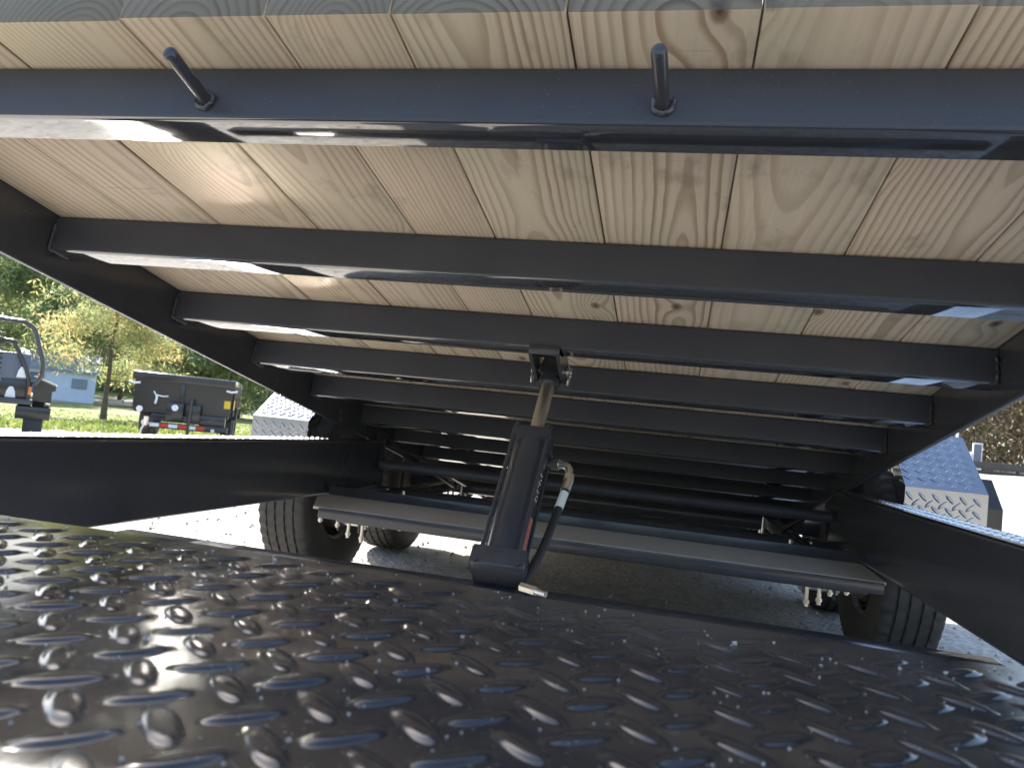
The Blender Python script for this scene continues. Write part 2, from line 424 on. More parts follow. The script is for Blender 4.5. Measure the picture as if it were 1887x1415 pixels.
# weeds along the lawn's edge and blades in the lawn
n = 9000; u = np.abs(rg.normal(0, 2.3, n))+19.2; v = rg.uniform(-14, 16, n)
c = np.array([lw(a, b) for a, b in zip(u, v)]); c[:, 2] += rg.uniform(.0, .16, n)*np.clip(1.2-(u-19)/8, .3, 1)
qv, qf = quads(c, .2, .045, rg, 1.3)
n2 = 16000; u = rg.uniform(22, 50, n2); v = rg.uniform(-18, 20, n2); c = np.array([lw(a, b) for a, b in zip(u, v)]); c[:, 2] += .03
qv2, qf2 = quads(c, .11, .05, rg, 1.0)
put('grass', npmesh('grass', np.concatenate([qv, qv2]), np.concatenate([qf, qf2+len(qv)]), M['grassblade']), kind='stuff', label='green and yellow weeds and grass edging the gravel lot', category='grass')

# loose stones on the lot
sv = np.array([(1, 0, 0), (-1, 0, 0), (0, 1, 0), (0, -1, 0), (0, 0, 1), (0, 0, -1)], float)
sf = np.array([(0, 2, 4), (2, 1, 4), (1, 3, 4), (3, 0, 4), (2, 0, 5), (1, 2, 5), (3, 1, 5), (0, 3, 5)])
V, F = [], []
for i in range(3200):
    x, y = rg.uniform(-3.6, 3.0), rg.uniform(1.2, 9)
    s = rg.uniform(.004, .013); R_ = Matrix.Rotation(rg.uniform(0, 6.3), 3, 'Z') @ Matrix.Rotation(rg.uniform(0, 6.3), 3, 'X')
    V.append((sv*rg.uniform(.6, 1.2, (6, 1))*s) @ np.array(R_) + np.array((x, y, gz(x)+s*.35))); F.append(sf+6*i)
put('gravel', npmesh('gravel', np.concatenate(V), np.concatenate(F), M['stone']), kind='stuff', label='loose pale gravel stones scattered on the lot', category='gravel')

# ------------------------------------------------------------------ trees
def polar(px_azimuth_deg, D):
    a = math.radians(px_azimuth_deg); return D*math.sin(a), D*math.cos(a)
def tree(name, label, az, D, h, r, lm, seed, clumps=150, per=60, low=.12, leaf=(.3, .055)):
    x, y = polar(az, D); z0 = gz(x); rr = random.Random(seed); g = np.random.default_rng(seed)
    root = thing(name, (x, y, z0), label, 'tree', group='trees beyond the lot')
    mw = WM[root]
    mb = MB(); pts = [Vector((0, 0, -.1))]; n = 9
    for i in range(1, n+1): pts.append(Vector((rr.gauss(0, .04)*i*.4, rr.gauss(0, .04)*i*.4, h*.97*i/n)))
    tr = .009*h+.02
    mb.tube(pts, [tr*1.5]+[tr*(1-.93*i/n) for i in range(1, n+1)], 9)
    tips = []
    nl = 34
    for i in range(nl):
        t = low+(1-low)*(i/nl)**.9*.97
        b = Vector((0, 0, h*t)); a = i*2.4+rr.uniform(-.5, .5)
        rad = r*(1-((t-.32)/.75)**2 if t > .32 else .75+.25*t/.32)*rr.uniform(.65, 1.12)
        rad = max(rad, .25)
        e = b+Vector((math.cos(a)*rad, math.sin(a)*rad, rad*rr.uniform(.05, .5)))
        m1 = b.lerp(e, .5)+Vector((0, 0, -.05*rad))
        mb.tube([b, m1, e], [tr*.32*(1-t*.7), tr*.2*(1-t*.7), .006], 5)
        for q in (.35, .5, .65, .8, .92, 1.0): tips.append((b.lerp(e, q), .16+.2*q))
    part('trunk', mb, M['bark'], root, mw, 60)
    cent = []
    for i in range(clumps):
        p, s = rr.choice(tips); p = np.array(p)+g.normal(0, .16, 3)*r*.35
        cent.append(p+g.normal(0, 1, (per, 3))*np.array((s, s, s*.6))*r*.42)
    qv, qf = quads(np.concatenate(cent), leaf[0], leaf[1], g, .35)
    put('crown', npmesh('crown', qv, qf, lm), root, mw)
    return root
tree('pine_tree', 'yellowing pine with a bare straight trunk standing on the lawn', -40.2, 39, 10.5, 3.2, M['leaf_yellow'], 11, 330, 80, .17, (.27, .05))
tree('pine_tree', 'green pine rising behind the truck bed at the left edge', -44.4, 78, 17, 5.6, M['leaf_green'], 12, 330, 75, .04, (.55, .13))
tree('pine_tree', 'green pine half hidden beyond the left frame edge', -48.6, 76, 17, 5.6, M['leaf_green'], 13, 300, 70, .04, (.55, .13))
tree('pine_tree', 'tall pale yellow pine above the dump trailer, right of the bare trunk', -36.4, 74, 15, 5.0, M['leaf_yellow'], 14, 320, 75, .04, (.55, .13))
tree('pine_tree', 'green pine behind the dump trailer next to the tilted deck edge', -32.6, 70, 12, 4.6, M['leaf_green'], 15, 300, 75, .04, (.5, .12))
tree('pine_tree', 'low green pine just above the right end of the dump trailer', -28.5, 66, 10, 4.2, M['leaf_green'], 16, 240, 70, .04, (.5, .12))
tree('pine_tree', 'broad pine deep behind the bare trunk', -39.4, 88, 15, 5.6, M['leaf_green'], 18, 330, 75, .06, (.55, .13))
# far woods, each read as one mass
def woods(name, label, az0, az1, D0, D1, h, n, lm, seed, leaf):
    g = np.random.default_rng(seed)
    nb = 260; ba = g.uniform(az0, az1, nb); bd = g.uniform(D0, D1, nb); bh = h*g.uniform(.55, 1.1, nb)
    idx = g.integers(0, nb, n); t = g.random(n)**.8
    a = np.radians(ba[idx]); R_ = 2.6*(1-.55*t)
    off = g.normal(0, 1, (n, 2))*R_[:, None]*min(.9, .011*D0)
    x = bd[idx]*np.sin(a)+off[:, 0]; y = bd[idx]*np.cos(a)+off[:, 1]
    z = np.array([gz(q) for q in x])+t*bh[idx]
    qv, qf = quads(np.stack([x, y, z], 1), leaf[0], leaf[1], g)
    put(name, npmesh(name, qv, qf, lm), kind='stuff', label=label, category='woods')
woods('woodland', 'dark mixed woodland filling the left background', -58, -18, 108, 140, 20, 52000, M['leaf_dark'], 5, (1.2, .6))
woods('treeline', 'dark line of trees closing the lot behind the viewer', 70, 290, 42, 60, 12, 16000, M['leaf_dark'], 8, (1.3, .8))
woods('brush_hillside', 'brown autumn brush and trees beyond the guard rail at the right', 8, 34, 52, 72, 11, 95000, M['leaf_autumn'], 6, (.36, .17))

# ------------------------------------------------------------------ building sliver
bx, by = polar(-43.0, 70)
shed = thing('shed', (bx, by, gz(bx)), 'pale blue shed wall glimpsed between the pine trees', 'shed', math.radians(42))
mw = WM[shed]
part('wall', MB().box(-2.6, 2.6, 0, 6, 0, 2.5), M['shed'], shed, mw)
part('roof', MB().prism([(-.4, 2.4), (3, 3.8), (6.4, 2.4), (6.4, 2.52), (3, 3.95), (-.4, 2.52)], -2.9, 2.9, lambda a, b, t: (t, a, b)), M['roofm'], shed, mw)
part('door', MB().box(-2.2, -1.0, -.06, .02, .02, 2.1), M['bluegrey'], shed, mw)
for x0 in (.9,): part('window', MB().box(x0, x0+1.1, -.05, .02, 1.1, 1.9), M['roofm'], shed, mw)

# ------------------------------------------------------------------ right: guard rail, post, cabinets
gx, gy = polar(19.5, 44)
gr = thing('guard_rail', (gx, gy, gz(gx)), 'low dark guard rail along the far right edge of the lot', 'guard rail', math.radians(-14))
mw = WM[gr]
part('beam', MB().box(-9, 14, -.05, .05, .28, .62, .02), M['fence'], gr, mw)
part('lower_beam', MB().box(-9, 14, -.04, .04, .02, .2, .02), M['fence'], gr, mw)
for i in range(12): part('post', MB().box(-9+i*2.08, -8.85+i*2.08, .06, .2, -.1, .7, .01), M['fence'], gr, mw)
px_, py_ = polar(18.05, 47)
po = thing('utility_post', (px_, py_, gz(px_)), 'thin pale post standing behind the guard rail', 'post')
part('shaft', MB().cyl((0, 0, -.1), (0, 0, 2.2), .07, .06, 10), M['white'], po, WM[po]); part('cap', MB().cyl((0, 0, 2.2), (0, 0, 2.27), .09, .02, 10), M['zinc'], po, WM[po])
for az, w_, h_, lb in ((18.75, .28, .5, 'small white cabinet left of the taller one behind the guard rail'), (19.2, .42, 1.0, 'taller pale cabinet behind the guard rail at the right')):
    x, y = polar(az, 46.5)
    cb = thing('utility_cabinet', (x, y, gz(x)), lb, 'cabinet', math.radians(-14), 'cabinets behind the guard rail')
    part('housing', MB().box(-w_/2, w_/2, -.2, .2, 0, h_+.55, .02), M['white'], cb, WM[cb]); part('door', MB().box(-w_/2+.04, w_/2-.04, -.22, -.2, .3, h_+.48), M['bluegrey'] if h_ > .6 else M['white'], cb, WM[cb])

# ================================================================== THE TILT TRAILER
TR = thing('tilt_trailer', (-.32, 3.0, 0), 'black tilt-deck trailer with pine plank floor raised over a hydraulic cylinder', 'trailer')
XL, XR = -1.2444, .6079
SEAM = [XL, -1.0615, -.8831, -.6779, -.4883, -.3389, -.1471, .0459, .2367, .4283, XR]
for i in range(10):
    a, b_ = SEAM[i]+.0011, SEAM[i+1]-.0011
    if i in (1, 2): b_ -= .0012
    xc = (a+b_)/2; jit = rnd.uniform(-.004, .004); lift = rnd.uniform(0, .0016)
    mb = MB().box(a-xc, b_-xc, .655+jit, 6.62, lift, .038+lift, .0022)
    part('plank', mb, M['wood'], TR, DKM @ Matrix.Translation((xc, 0, 0)), 30)
# cross members: C channel, web to the front, bottom flange running back
MS = [.7367, 1.1958, 1.5973, 1.9867, 2.3876, 2.8482, 3.2506, 3.6903, 4.1086, 4.5202, 4.98, 5.44, 5.85, 6.28]
def arc(cx, cy, r, a0, a1, n): return [(cx+r*math.cos(math.radians(a0+(a1-a0)*i/n)), cy+r*math.sin(math.radians(a0+(a1-a0)*i/n))) for i in range(n+1)]
def channel(h, b, t, r=.007):
    """C section: web on a = 0, flanges to a = b, height 0 .. -h"""
    return [(b, -.0004)] + arc(r, -r-.0004, r, 90, 180, 5) + arc(r, -h+r, r, 180, 270, 5) + [(b-.002, -h), (b, -h+.002), (b, -h+t), (t+.004, -h+t+.001), (t, -h+t+.005), (t, -t-.005), (b, -t)]
members = []
for s in MS:
    prof = channel(.075, .0537, .0055)
    mb = MB().prism(prof, XL+.0005, XR-.0005, lambda a, b, t, s=s: (t, s+a, b))
    o = part('crossmember', mb, M['member'], TR, DKM, 24); o.data.materials.append(M['flange']); members.append(o)
    for p in o.data.polygons:
        if p.normal.z < -.5 and p.center.z < -.06: p.material_index = 1
def bead(path, r, seed, g=9):
    rr = random.Random(seed); mb = MB()
    pts = []; rad = []
    n = 26
    P = [Vector(p) for p in path]; L = [0]
    for p, q in zip(P, P[1:]): L.append(L[-1]+(q-p).length)
    for i in range(n):
        d = L[-1]*i/(n-1)
        for k in range(len(P)-1):
            if L[k+1] >= d-1e-9: t = (d-L[k])/(L[k+1]-L[k]); p = P[k].lerp(P[k+1], t); break
        pts.append(p+Vector((rr.gauss(0, r*.18), rr.gauss(0, r*.18), rr.gauss(0, r*.18)))); rad.append(r*(.75+.45*abs(math.sin(i*1.3))+rr.uniform(-.1, .1)))
    mb.tube(pts, rad, g); return mb
for i in (1, 2, 3, 4):
    s = MS[i]
    part('weld_bead', bead([(XL+.004, s-.002, -.02), (XL+.004, s-.002, -.072), (XL+.016, s+.006, -.0765), (XL+.022, s+.03, -.0765)], .0036, i), M['member'], members[i], DKM, 60)
    part('weld_bead', bead([(XR-.004, s-.002, -.02), (XR-.004, s-.002, -.072), (XR-.016, s+.006, -.0765)], .0036, i+9), M['black'], members[i], DKM, 60)
# deck side rails
for sg, x in ((-1, XL), (1, XR)):
    prof = channel(.162, .0125, .005, .004)
    mb = MB().prism(prof, .63, 6.66, lambda a, b, t, sg=sg, x=x: (x+sg*(a+.0004), t, b+.041))
    part('deck_side_rail', mb, M['black'], TR, DKM, 24)
part('deck_tail_bar', MB().box(XL+.002, XR-.002, 6.63, 6.665, -.09, .036, .003), M['black'], TR, DKM)
# stake rods welded to the first cross member
for x, tilt in ((-.045, -.004), (-.603, .012)):
    p0, p1 = Vector((x, .742, -.05)), Vector((x+tilt, .644, -.05))
    d = (p1-p0).normalized()
    mb = MB().tube([p0, p0+d*.01, p1-d*.006, p1-d*.002, p1], [.0082, .0082, .0082, .0074, .005], 20)
    rod = part('stake_rod', mb, M['black'], TR, DKM, 50)
    ring = [(x+.0105*math.cos(t), .7345, -.05+.0105*math.sin(t)) for t in [2*math.pi*k/24 for k in range(25)]]
    part('weld_bead', bead(ring, .0036, int(x*100)), M['rail'], rod, DKM, 60)

# fixed lower frame ------------------------------------------------------------
FA, FH = -.1105, .1828
RXL, RXR = -1.1396, .5608
for sg, x in ((-1, RXL), (1, RXR)):
    prof = channel(FH, .0985, .008, .009)
    mb = MB().prism(prof, .95, 2.93, lambda a, b, t, sg=sg, x=x: (x+sg*a, t, FA+b))
    rail = part('frame_rail', mb, M['rail'], TR, RF, 24)
    sx0, sx1 = sorted((x+sg*.006, x+sg*.0985))
    strip = part('reflecting_tread_strip', MB().box(sx0, sx1, .96, 2.5, FA+.0006, FA+.003), M['strip'], rail, RF)  # metal strip added on the rail top to throw sun patches up onto the planks
    us_ = lattice(.012, .096, .96, 2.5, .038, .02, .97, .008)
    lv, lf = lug_field(us_, .026, .009, .0018, 10)
    lv = np.stack([x+sg*lv[:, 0], lv[:, 1], FA+.003+lv[:, 2]], 1)
    lv0 = lv
    if sg < 0: lf = lf[:, ::-1]
    sm = strip.data; bv = np.array([v.co[:] for v in sm.vertices]); bf = np.array([(p.vertices[a], p.vertices[b], p.vertices[c]) for p in sm.polygons for a, b, c in ((0, 1, 2), (0, 2, 3))])
    strip.data = npmesh('reflecting_tread_strip', np.concatenate([bv, lv0]), np.concatenate([bf, lf+len(bv)]), M['strip'], True); strip.data.set_sharp_from_angle(angle=math.radians(50))
    # tongue member running forward from the rail to the coupler
    p0, p1 = Vector((x+sg*.05, 1.0, 0)), Vector((-.32+sg*.08, -1.15, 0))
    d = (p1-p0).normalized(); nrm = Vector((d.y, -d.x, 0))
    mb = MB().prism(channel(.16, .05, .008), 0, (p1-p0).length, lambda a, b, t: (*(p0+d*t+nrm*a)[:2], -.128+b))
    part('tongue_beam', mb, M['black'], TR, RF, 24)
part('coupler', MB().box(-.40, -.24, -1.38, -1.1, -.27, -.15, .02).cyl((-.32, -1.42, -.27), (-.32, -1.42, -.17), .05, .04, 18), M['black'], TR, RF)
part('front_crossbeam', MB().box(RXL+.002, RXR-.002, 1.40, 1.47, -.36, -.305, .004), M['black'], TR, RF)
# wide flat plate between the rails with a folded lip
poly = [(-1.137, 2.43), (-1.129, 2.34), (-1.02, 2.095), (.545, 2.095), (.556, 2.38), (.557, 2.41)]
ap = part('axle_cross_plate', MB().prism(poly, -.2985, -.2915, lambda a, b, t: (a, b, t)), M['dusty'], TR, RF)
part('folded_lip', MB().box(-1.0, .54, 2.088, 2.094, -.322, -.2935, .001), M['black'], ap, RF)
part('stiffener', MB().box(-1.13, .55, 2.425, 2.437, -.34, -.262, .002), M['black'], ap, RF)
part('stiffener', MB().box(-.99, .53, 2.2, 2.212, -.345, -.2995, .002), M['black'], ap, RF)
# tread plate over the tongue
PX0, PX1, PY0, PY1, PZ = -.98, .62, -.55, .556, -.12
def wav(x, y): return .0011*np.sin(x*5.1+.6)*np.cos(y*6.3+.4)+.0007*np.sin(x*13+y*9)+.0004*np.sin(x*27-y*21)
gx_ = np.linspace(PX0, PX1, 150); gy_ = np.linspace(PY0, PY1, 110)
GX, GY = np.meshgrid(gx_, gy_); n_ = len(gx_); m_ = len(gy_)
pv = np.stack([GX, GY, PZ+wav(GX, GY)], 2).reshape(-1, 3)
pf = [(j*n_+i, j*n_+i+1, (j+1)*n_+i+1, (j+1)*n_+i) for j in range(m_-1) for i in range(n_-1)]
per = [i for i in range(n_)]+[j*n_+n_-1 for j in range(1, m_)]+[(m_-1)*n_+i for i in range(n_-2, -1, -1)]+[j*n_ for j in range(m_-2, 0, -1)]
o0 = len(pv); low = pv[per]-np.array((0, 0, .005)); pv = np.concatenate([pv, low])
pf += [(per[(i+1) % len(per)], per[i], o0+i, o0+(i+1) % len(per)) for i in range(len(per))]
us_ = lattice(PX0, PX1, PY0, PY1, .0413, -.212, .251)
lv, lf = lug_field(us_, .034, .0118, .0019, 18)
lv[:, 2] += PZ+wav(lv[:, 0], lv[:, 1])
plate_t = np.array([(a, b, c) for a, b, c, d in pf]+[(a, c, d) for a, b, c, d in pf])
put('tread_plate', npmesh('tread_plate', np.concatenate([pv, lv]), np.concatenate([plate_t, lf+len(pv)]), M['plate'], True), TR, RF, label='black painted diamond tread plate covering the tongue')
bpy.data.meshes['tread_plate'].set_sharp_from_angle(angle=math.radians(60))

# fine grit lying on the plate
V, F = [], []; gg = np.random.default_rng(21)
for i in range(900):
    x_, y_ = gg.uniform(-.7, .45), gg.uniform(.12, .55)
    q = gg.uniform(.0003, .0011) if gg.random() < .93 else gg.uniform(.0012, .0022)
    R_ = Matrix.Rotation(gg.uniform(0, 6.3), 3, 'Z') @ Matrix.Rotation(gg.uniform(0, 6.3), 3, 'X')
    V.append((sv*gg.uniform(.6, 1.3, (6, 1))*q) @ np.array(R_) + np.array((x_, y_, PZ+wav(x_, y_)+q*.6))); F.append(sf+6*i)
put('grit', npmesh('grit', np.concatenate(V), np.concatenate(F), M['stone']), None, RF, kind='stuff', label='fine grit specks lying on the black tread plate', category='grit')

# fenders -----------------------------------------------------------------------
def fender(x0, x1, y0, oside):
    path = [(y0, -.16), (y0, -.055), (y0+.235, .112), (y0+1.62, .112), (y0+1.86, -.055), (y0+1.86, -.16)]
    t = .004
    mb = MB()
    inner = [(y+(t if i < 2 else (-t if i > 3 else 0)), z-(t if 1 < i < 4 else t*.4)) for i, (y, z) in enumerate(path)]
    outl = path+inner[::-1]
    mb.prism(outl, x0, x1, lambda a, b, tt: (tt, a, b))
    fo = part('fender', mb, M['alu'], TR, RF, 20, label='polished diamond-plate fender' )
    V, F = [], []; off = 0
    for (a, b) in zip(path[:3], path[1:4]):
        A, B = Vector((0, *a)), Vector((0, *b)); d = (B-A); Ln = d.length; d.normalize(); nn = Vector((0, -d.z, d.y))
        us2 = lattice(0, x1-x0, 0, Ln, .036, .012, .008, .009)
        lv, lf = lug_field(us2, .03, .0085, .0022, 10)
        w = np.stack([x0+lv[:, 0], A.y+d.y*lv[:, 1]+nn.y*lv[:, 2], A.z+d.z*lv[:, 1]+nn.z*lv[:, 2]], 1)
        V.append(w); F.append(lf+off); off += len(w)
    put('tread_lugs', npmesh('tread_lugs', np.concatenate(V), np.concatenate(F), M['alu'], True), fo, RF, kind='stuff')
    # outer skirt of the fender
    xs0, xs1 = (x0-.004, x0) if oside < 0 else (x1, x1+.004)
    part('skirt', MB().prism(path, xs0, xs1, lambda a, b, tt: (tt, a, b)), M['alu'], fo, RF, 20)
    return fo
fender(-1.523, -1.303, 2.56, -1)
fr = fender(.667, .883, 2.44, 1)
part('outer_step', MB().prism([(2.62, -.2), (2.62, -.1), (2.72, -.012), (3.9, -.012), (3.9, -.2)], .892, .995, lambda a, b, t: (t, a, b)), M['bodyblack'], fr, RF)

# wheels, springs, axles ----------------------------------------------------------
GRD = -CZ; R0, W0 = .36, .2
tp = [(-.085, .2), (-.102, .235), (-.108, .28), (-.104, .325), (-.094, .35), (-.086, .3585)]
xs_ = -.086
for gv in (-.055, -.019, .019, .055):
    tp += [(gv-.005, .361), (gv-.0035, .352), (gv+.0035, .352), (gv+.005, .361)]
tp += [(.086, .3585), (.094, .35), (.104, .325), (.108, .28), (.102, .235), (.085, .2)]
def tmod(i, j):
    if 4 <= i <= 6 or len(tp)-7 <= i <= len(tp)-5: return -.0055 if j % 4 < 2 else 0
    if 6 < i < len(tp)-7 and tp[i][1] > .36: return -.007 if (j+i) % 4 == 0 else 0
    return 0
wheel_mb = {}
def wheel(x, y, sg):
    mw = Matrix.Translation((x, y, R0))
    if not wheel_mb:
        cy_ = lambda a, r, t: (a, r*math.cos(t), r*math.sin(t))
        wheel_mb['tyre'] = MB().lathe(tp, 200, cy_, mod=tmod).mesh('tyre', M['rubber'], 40)
        wheel_mb['rim'] = MB().lathe([(-.085, .2), (-.08, .208), (-.07, .19), (.03, .18), (.045, .15), (.05, .06), (.06, .05), (.06, .001)], 40, cy_).lathe([(.085, .2), (.08, .208), (.07, .19), (.05, .185)], 40, cy_).mesh('rim', M['zinc'], 40)
        wheel_mb['brake_drum'] = MB().lathe([(-.085, .001), (-.085, .15), (-.075, .158), (-.02, .158), (.02, .14)], 40, cy_).mesh('brake_drum', M['brown'], 40)
    mwf = mw @ (Matrix.Rotation(math.pi, 4, 'Z') if sg < 0 else ID)
    ty = put('wheel', wheel_mb['rim'], TR, mwf)
    put('tyre', wheel_mb['tyre'], ty, mwf @ Matrix.Rotation(rnd.uniform(0, 6), 4, 'X')); put('brake_drum', wheel_mb['brake_drum'], ty, mwf)
for x, sg in ((-1.405, -1), (.772, 1)):
    for y in (2.97, 3.83): wheel(x, y, sg)
HZ = -CZ+R0
for y in (2.97, 3.83):
    part('axle', MB().cyl((-1.33, y, HZ), (.7, y, HZ), .036, None, 20), M['black'], TR, RF)
for xs0 in (-1.075, .468):
    part('spring_beam', MB().box(xs0-.035, xs0+.035, 2.44, 4.3, -.36 if 0 else -.232-.06, -.232+.0, .003), M['black'], TR, RF) if False else None
    for y in (2.97, 3.83):
        leafs = MB()
        for k in range(4):
            hl = .36-.08*k
            pts = [(t*hl, HZ-.06-.011*k+.045*(t*hl/.36)**2) for t in (-1, -.6, -.2, .2, .6, 1)]
            leafs.prism(pts+[(a, b-.009) for a, b in pts[::-1]], xs0-.026, xs0+.026, lambda a, b, t, y=y: (t, y+a, b))
        sp = part('leaf_spring', leafs, M['brown'], TR, RF)
        for dy in (-.045, .045):
            for dx in (-.034, .034):
                part('u_bolt', MB().cyl((xs0+dx, y+dy, HZ-.13), (xs0+dx, y+dy, HZ+.03), .006, None, 10).cyl((xs0+dx, y+dy, HZ-.118), (xs0+dx, y+dy, HZ-.106), .011, None, 6), M['zinc'], sp, RF)
        part('axle_pad', MB().box(xs0-.045, xs0+.045, y-.065, y+.065, HZ-.112, HZ-.1, .002), M['black'], sp, RF)
    for y in (2.53, 3.4, 4.27):
        for q in (-.042, .036):
            hg = part('spring_hanger', MB().prism([(-.05, -.346), (.05, -.346), (.035, -.42), (-.035, -.42)], xs0+q, xs0+q+.006, lambda a, b, t, y=y: (t, y+a, b)), M['black'], TR, RF)
        part('hanger_bolt', MB().cyl((xs0-.06, y, -.395), (xs0+.06, y, -.395), .009, None, 12).cyl((xs0+.043, y, -.395), (xs0+.054, y, -.395), .017, None, 6).cyl((xs0-.054, y, -.395), (xs0-.043, y, -.395), .017, None, 6), M['zinc'], hg, RF)
    # upright studs seen under the cross plate
    for dx, ln in ((-.095, .05), (-.03, .06), (.012, .09), (.062, .1)):
        if xs0 > 0: dx, ln = dx*-.7, ln
        part('spring_stud', MB().cyl((xs0+dx, 2.47, -.345), (xs0+dx, 2.47, -.345-ln), .0062, None, 10).cyl((xs0+dx, 2.47, -.345-ln*.9), (xs0+dx, 2.47, -.345-ln*.8), .0092, None, 6), M['rod'], TR, RF)
    part('axle_subframe_rail', MB().prism(channel(.06, .05, .006), 2.44, 4.35, lambda a, b, t, xs0=xs0: (xs0-.025+a, t, -.235+b)) if False else MB().box(xs0-.03, xs0+.03, 2.44, 4.35, -.345, -.30, .004), M['black'], TR, RF)
for a, b_ in (((-1.12, 2.93, -.12), (-1.05, 3.12, -.21)), ((-1.012, 3.0, -.165), (-.961, 3.55, -.297)), ((-1.0, 3.1, -.215), (-.975, 3.4, -.297)), ((.5, 2.94, -.2), (.44, 3.2, -.297))):
    part('diagonal_brace', MB().tube([a, b_], .011, 8), M['black'], TR, RF)
part('pivot_tube', MB().cyl((RXL+.01, 2.86, -.2), (RXR-.01, 2.86, -.2), .02, None, 20), M['member'], TR, RF)

# hydraulic cylinder ---------------------------------------------------------------
B0, P0 = Vector((-.30, 1.42, -.275)), Vector((-.30, 1.785, .14))
ax = (P0-B0); LEN = ax.length; ax.normalize()
side = Vector((1, 0, 0)); nor = ax.cross(side).normalized()
CM = RF @ Matrix(((side.x, nor.x, ax.x, B0.x), (side.y, nor.y, ax.y, B0.y), (side.z, nor.z, ax.z, B0.z), (0, 0, 0, 1)))   # local z along the stroke
GL = LEN*.615
hy = part('hydraulic_cylinder', MB().cyl((0, 0, .02), (0, 0, GL-.02), .039, None, 40), M['black'], TR, CM, 40, label='black hydraulic cylinder with bright rod')
part('base_cap', MB().box(-.053, .053, -.045, .045, -.012, .03, .005), M['black'], hy, CM)
part('gland_cap', MB().box(-.043, .043, -.043, .043, GL-.03, GL, .005).cyl((0, 0, GL), (0, 0, GL+.012), .026, .024, 24), M['black'], hy, CM)
for sx in (-1, 1):
    for sy in (-1, 1):
        part('tie_rod', MB().cyl((sx*.0365, sy*.0365, .03), (sx*.0365, sy*.0365, GL-.03), .0042, None, 12), M['black'], hy, CM)
        part('tie_nut', MB().cyl((sx*.034, sy*.034, GL), (sx*.034, sy*.034, GL+.008), .008, None, 6), M['black'], hy, CM)
part('piston_rod', MB().cyl((0, 0, GL-.01), (0, 0, LEN-.045), .0158, None, 32), M['rod'], hy, CM, 40)
part('rod_clevis', MB().cyl((0, 0, LEN-.052), (0, 0, LEN-.03), .024, .027, 24).box(-.023, .023, -.026, .026, LEN-.032, LEN+.024, .006), M['black'], hy, CM)
part('clevis_pin', MB().cyl((-.048, 0, LEN), (.048, 0, LEN), .0105, None, 20), M['zinc'], hy, CM)
for sx in (-1, 1):
    part('pin_clip', MB().tube([(sx*.043, .004+.012*math.cos(t), LEN-.016+.02*math.sin(t)) for t in [2*math.pi*k/18 for k in range(18)]], .0022, 6, True).cyl((sx*.0385, 0, LEN), (sx*.042, 0, LEN), .017, None, 20), M['zinc'], hy, CM)
for sx in (-1, 1): part('base_bolt', MB().cyl((sx*.04, -.0455, -.006), (sx*.04, -.0515, -.006), .005, None, 6), M['black'], hy, CM)
def patch(a0, a1, z0, z1, r=.0396, n=6):
    mb = MB(); vs = []
    for z in (z0, z1):
        for i in range(n+1):
            t = math.radians(a0+(a1-a0)*i/n); vs.append((r*math.cos(t), r*math.sin(t), z))
    return mb.add(vs, [(i, i+1, n+2+i, n+1+i) for i in range(n)])
LBL = []
stk = patch(-34, -6, .04, .125, .0394)
part('warning_label', stk, M['sticker'], hy, CM)
# lettering down the barrel side: narrow white strokes
let = MB()
for k in range(7):
    z = .165+k*.0105
    for a, w in ((-30, 5), (-23, 3), (-17, 6)):
        if (k*3+a) % 4: vs = patch(a, a+w, z, z+.0045+(.002 if a == -23 else 0), .0394, 2); let.add(vs.v, vs.f)
part('barrel_lettering', let, M['white'], hy, CM)
# bracket on the third cross member
br = MB()
for sx in (-1, 1):
    br.prism([(1.655, .185), (1.70, .196), (1.80, .168), (1.815, .14), (1.80, .115), (1.77, .112), (1.70, .14), (1.655, .165)], -.30+sx*.031-.004, -.30+sx*.031+.004, lambda a, b, t: (t, a, b))
br.box(-.335, -.265, 1.65, 1.72, .165, .187, .003)
part('lift_bracket', br, M['black'], TR, RF)
# hose
HP = [(-.215, 1.627, -.074), (-.2105, 1.605, -.098), (-.214, 1.575, -.128), (-.2225, 1.53, -.177), (-.232, 1.48, -.228), (-.244, 1.44, -.265), (-.252, 1.40, -.296), (-.25, 1.36, -.33)]
def smooth(pts, n=6):
    P = [Vector(p) for p in pts]; P = [P[0]*2-P[1]]+P+[P[-1]*2-P[-2]]; out = []
    for i in range(1, len(P)-2):
        for k in range(n):
            t = k/n; a, b, c, d = P[i-1:i+3]
            out.append(.5*((2*b)+(c-a)*t+(2*a-5*b+4*c-d)*t*t+(3*b-a-3*c+d)*t**3))
    return out+[P[-2]]
hs = part('hydraulic_hose', MB().tube(smooth(HP[1:]), .0082, 14), M['hose'], TR, RF, 60)
part('elbow_fitting', MB().tube(smooth([(-.262, 1.645, -.072), (-.24, 1.638, -.0715), (-.224, 1.632, -.072), (-.2155, 1.625, -.078), (-.212, 1.612, -.091), (-.211, 1.60, -.104)]), .0085, 14).cyl((-.256, 1.643, -.072), (-.238, 1.638, -.0715), .0125, None, 6).cyl((-.2122, 1.613, -.089), (-.211, 1.60, -.104), .0115, None, 6), M['zinc'], hs, RF)
part('crimp_sleeve', MB().tube([(-.2108, 1.602, -.101), (-.2135, 1.583, -.121)], .0105, 16), M['zinc'], hs, RF)
part('hose_tag', MB().tube([(-.2138, 1.579, -.125), (-.2185, 1.55, -.155)], .0092, 16), M['white'], hs, RF)
part('hose_coupling', MB().cyl((-.245, 1.36, -.282), (-.215, 1.345, -.283), .0085, None, 6).cyl((-.215, 1.345, -.283), (-.196, 1.335, -.284), .0065, .0055, 14), M['zinc'], TR, RF)

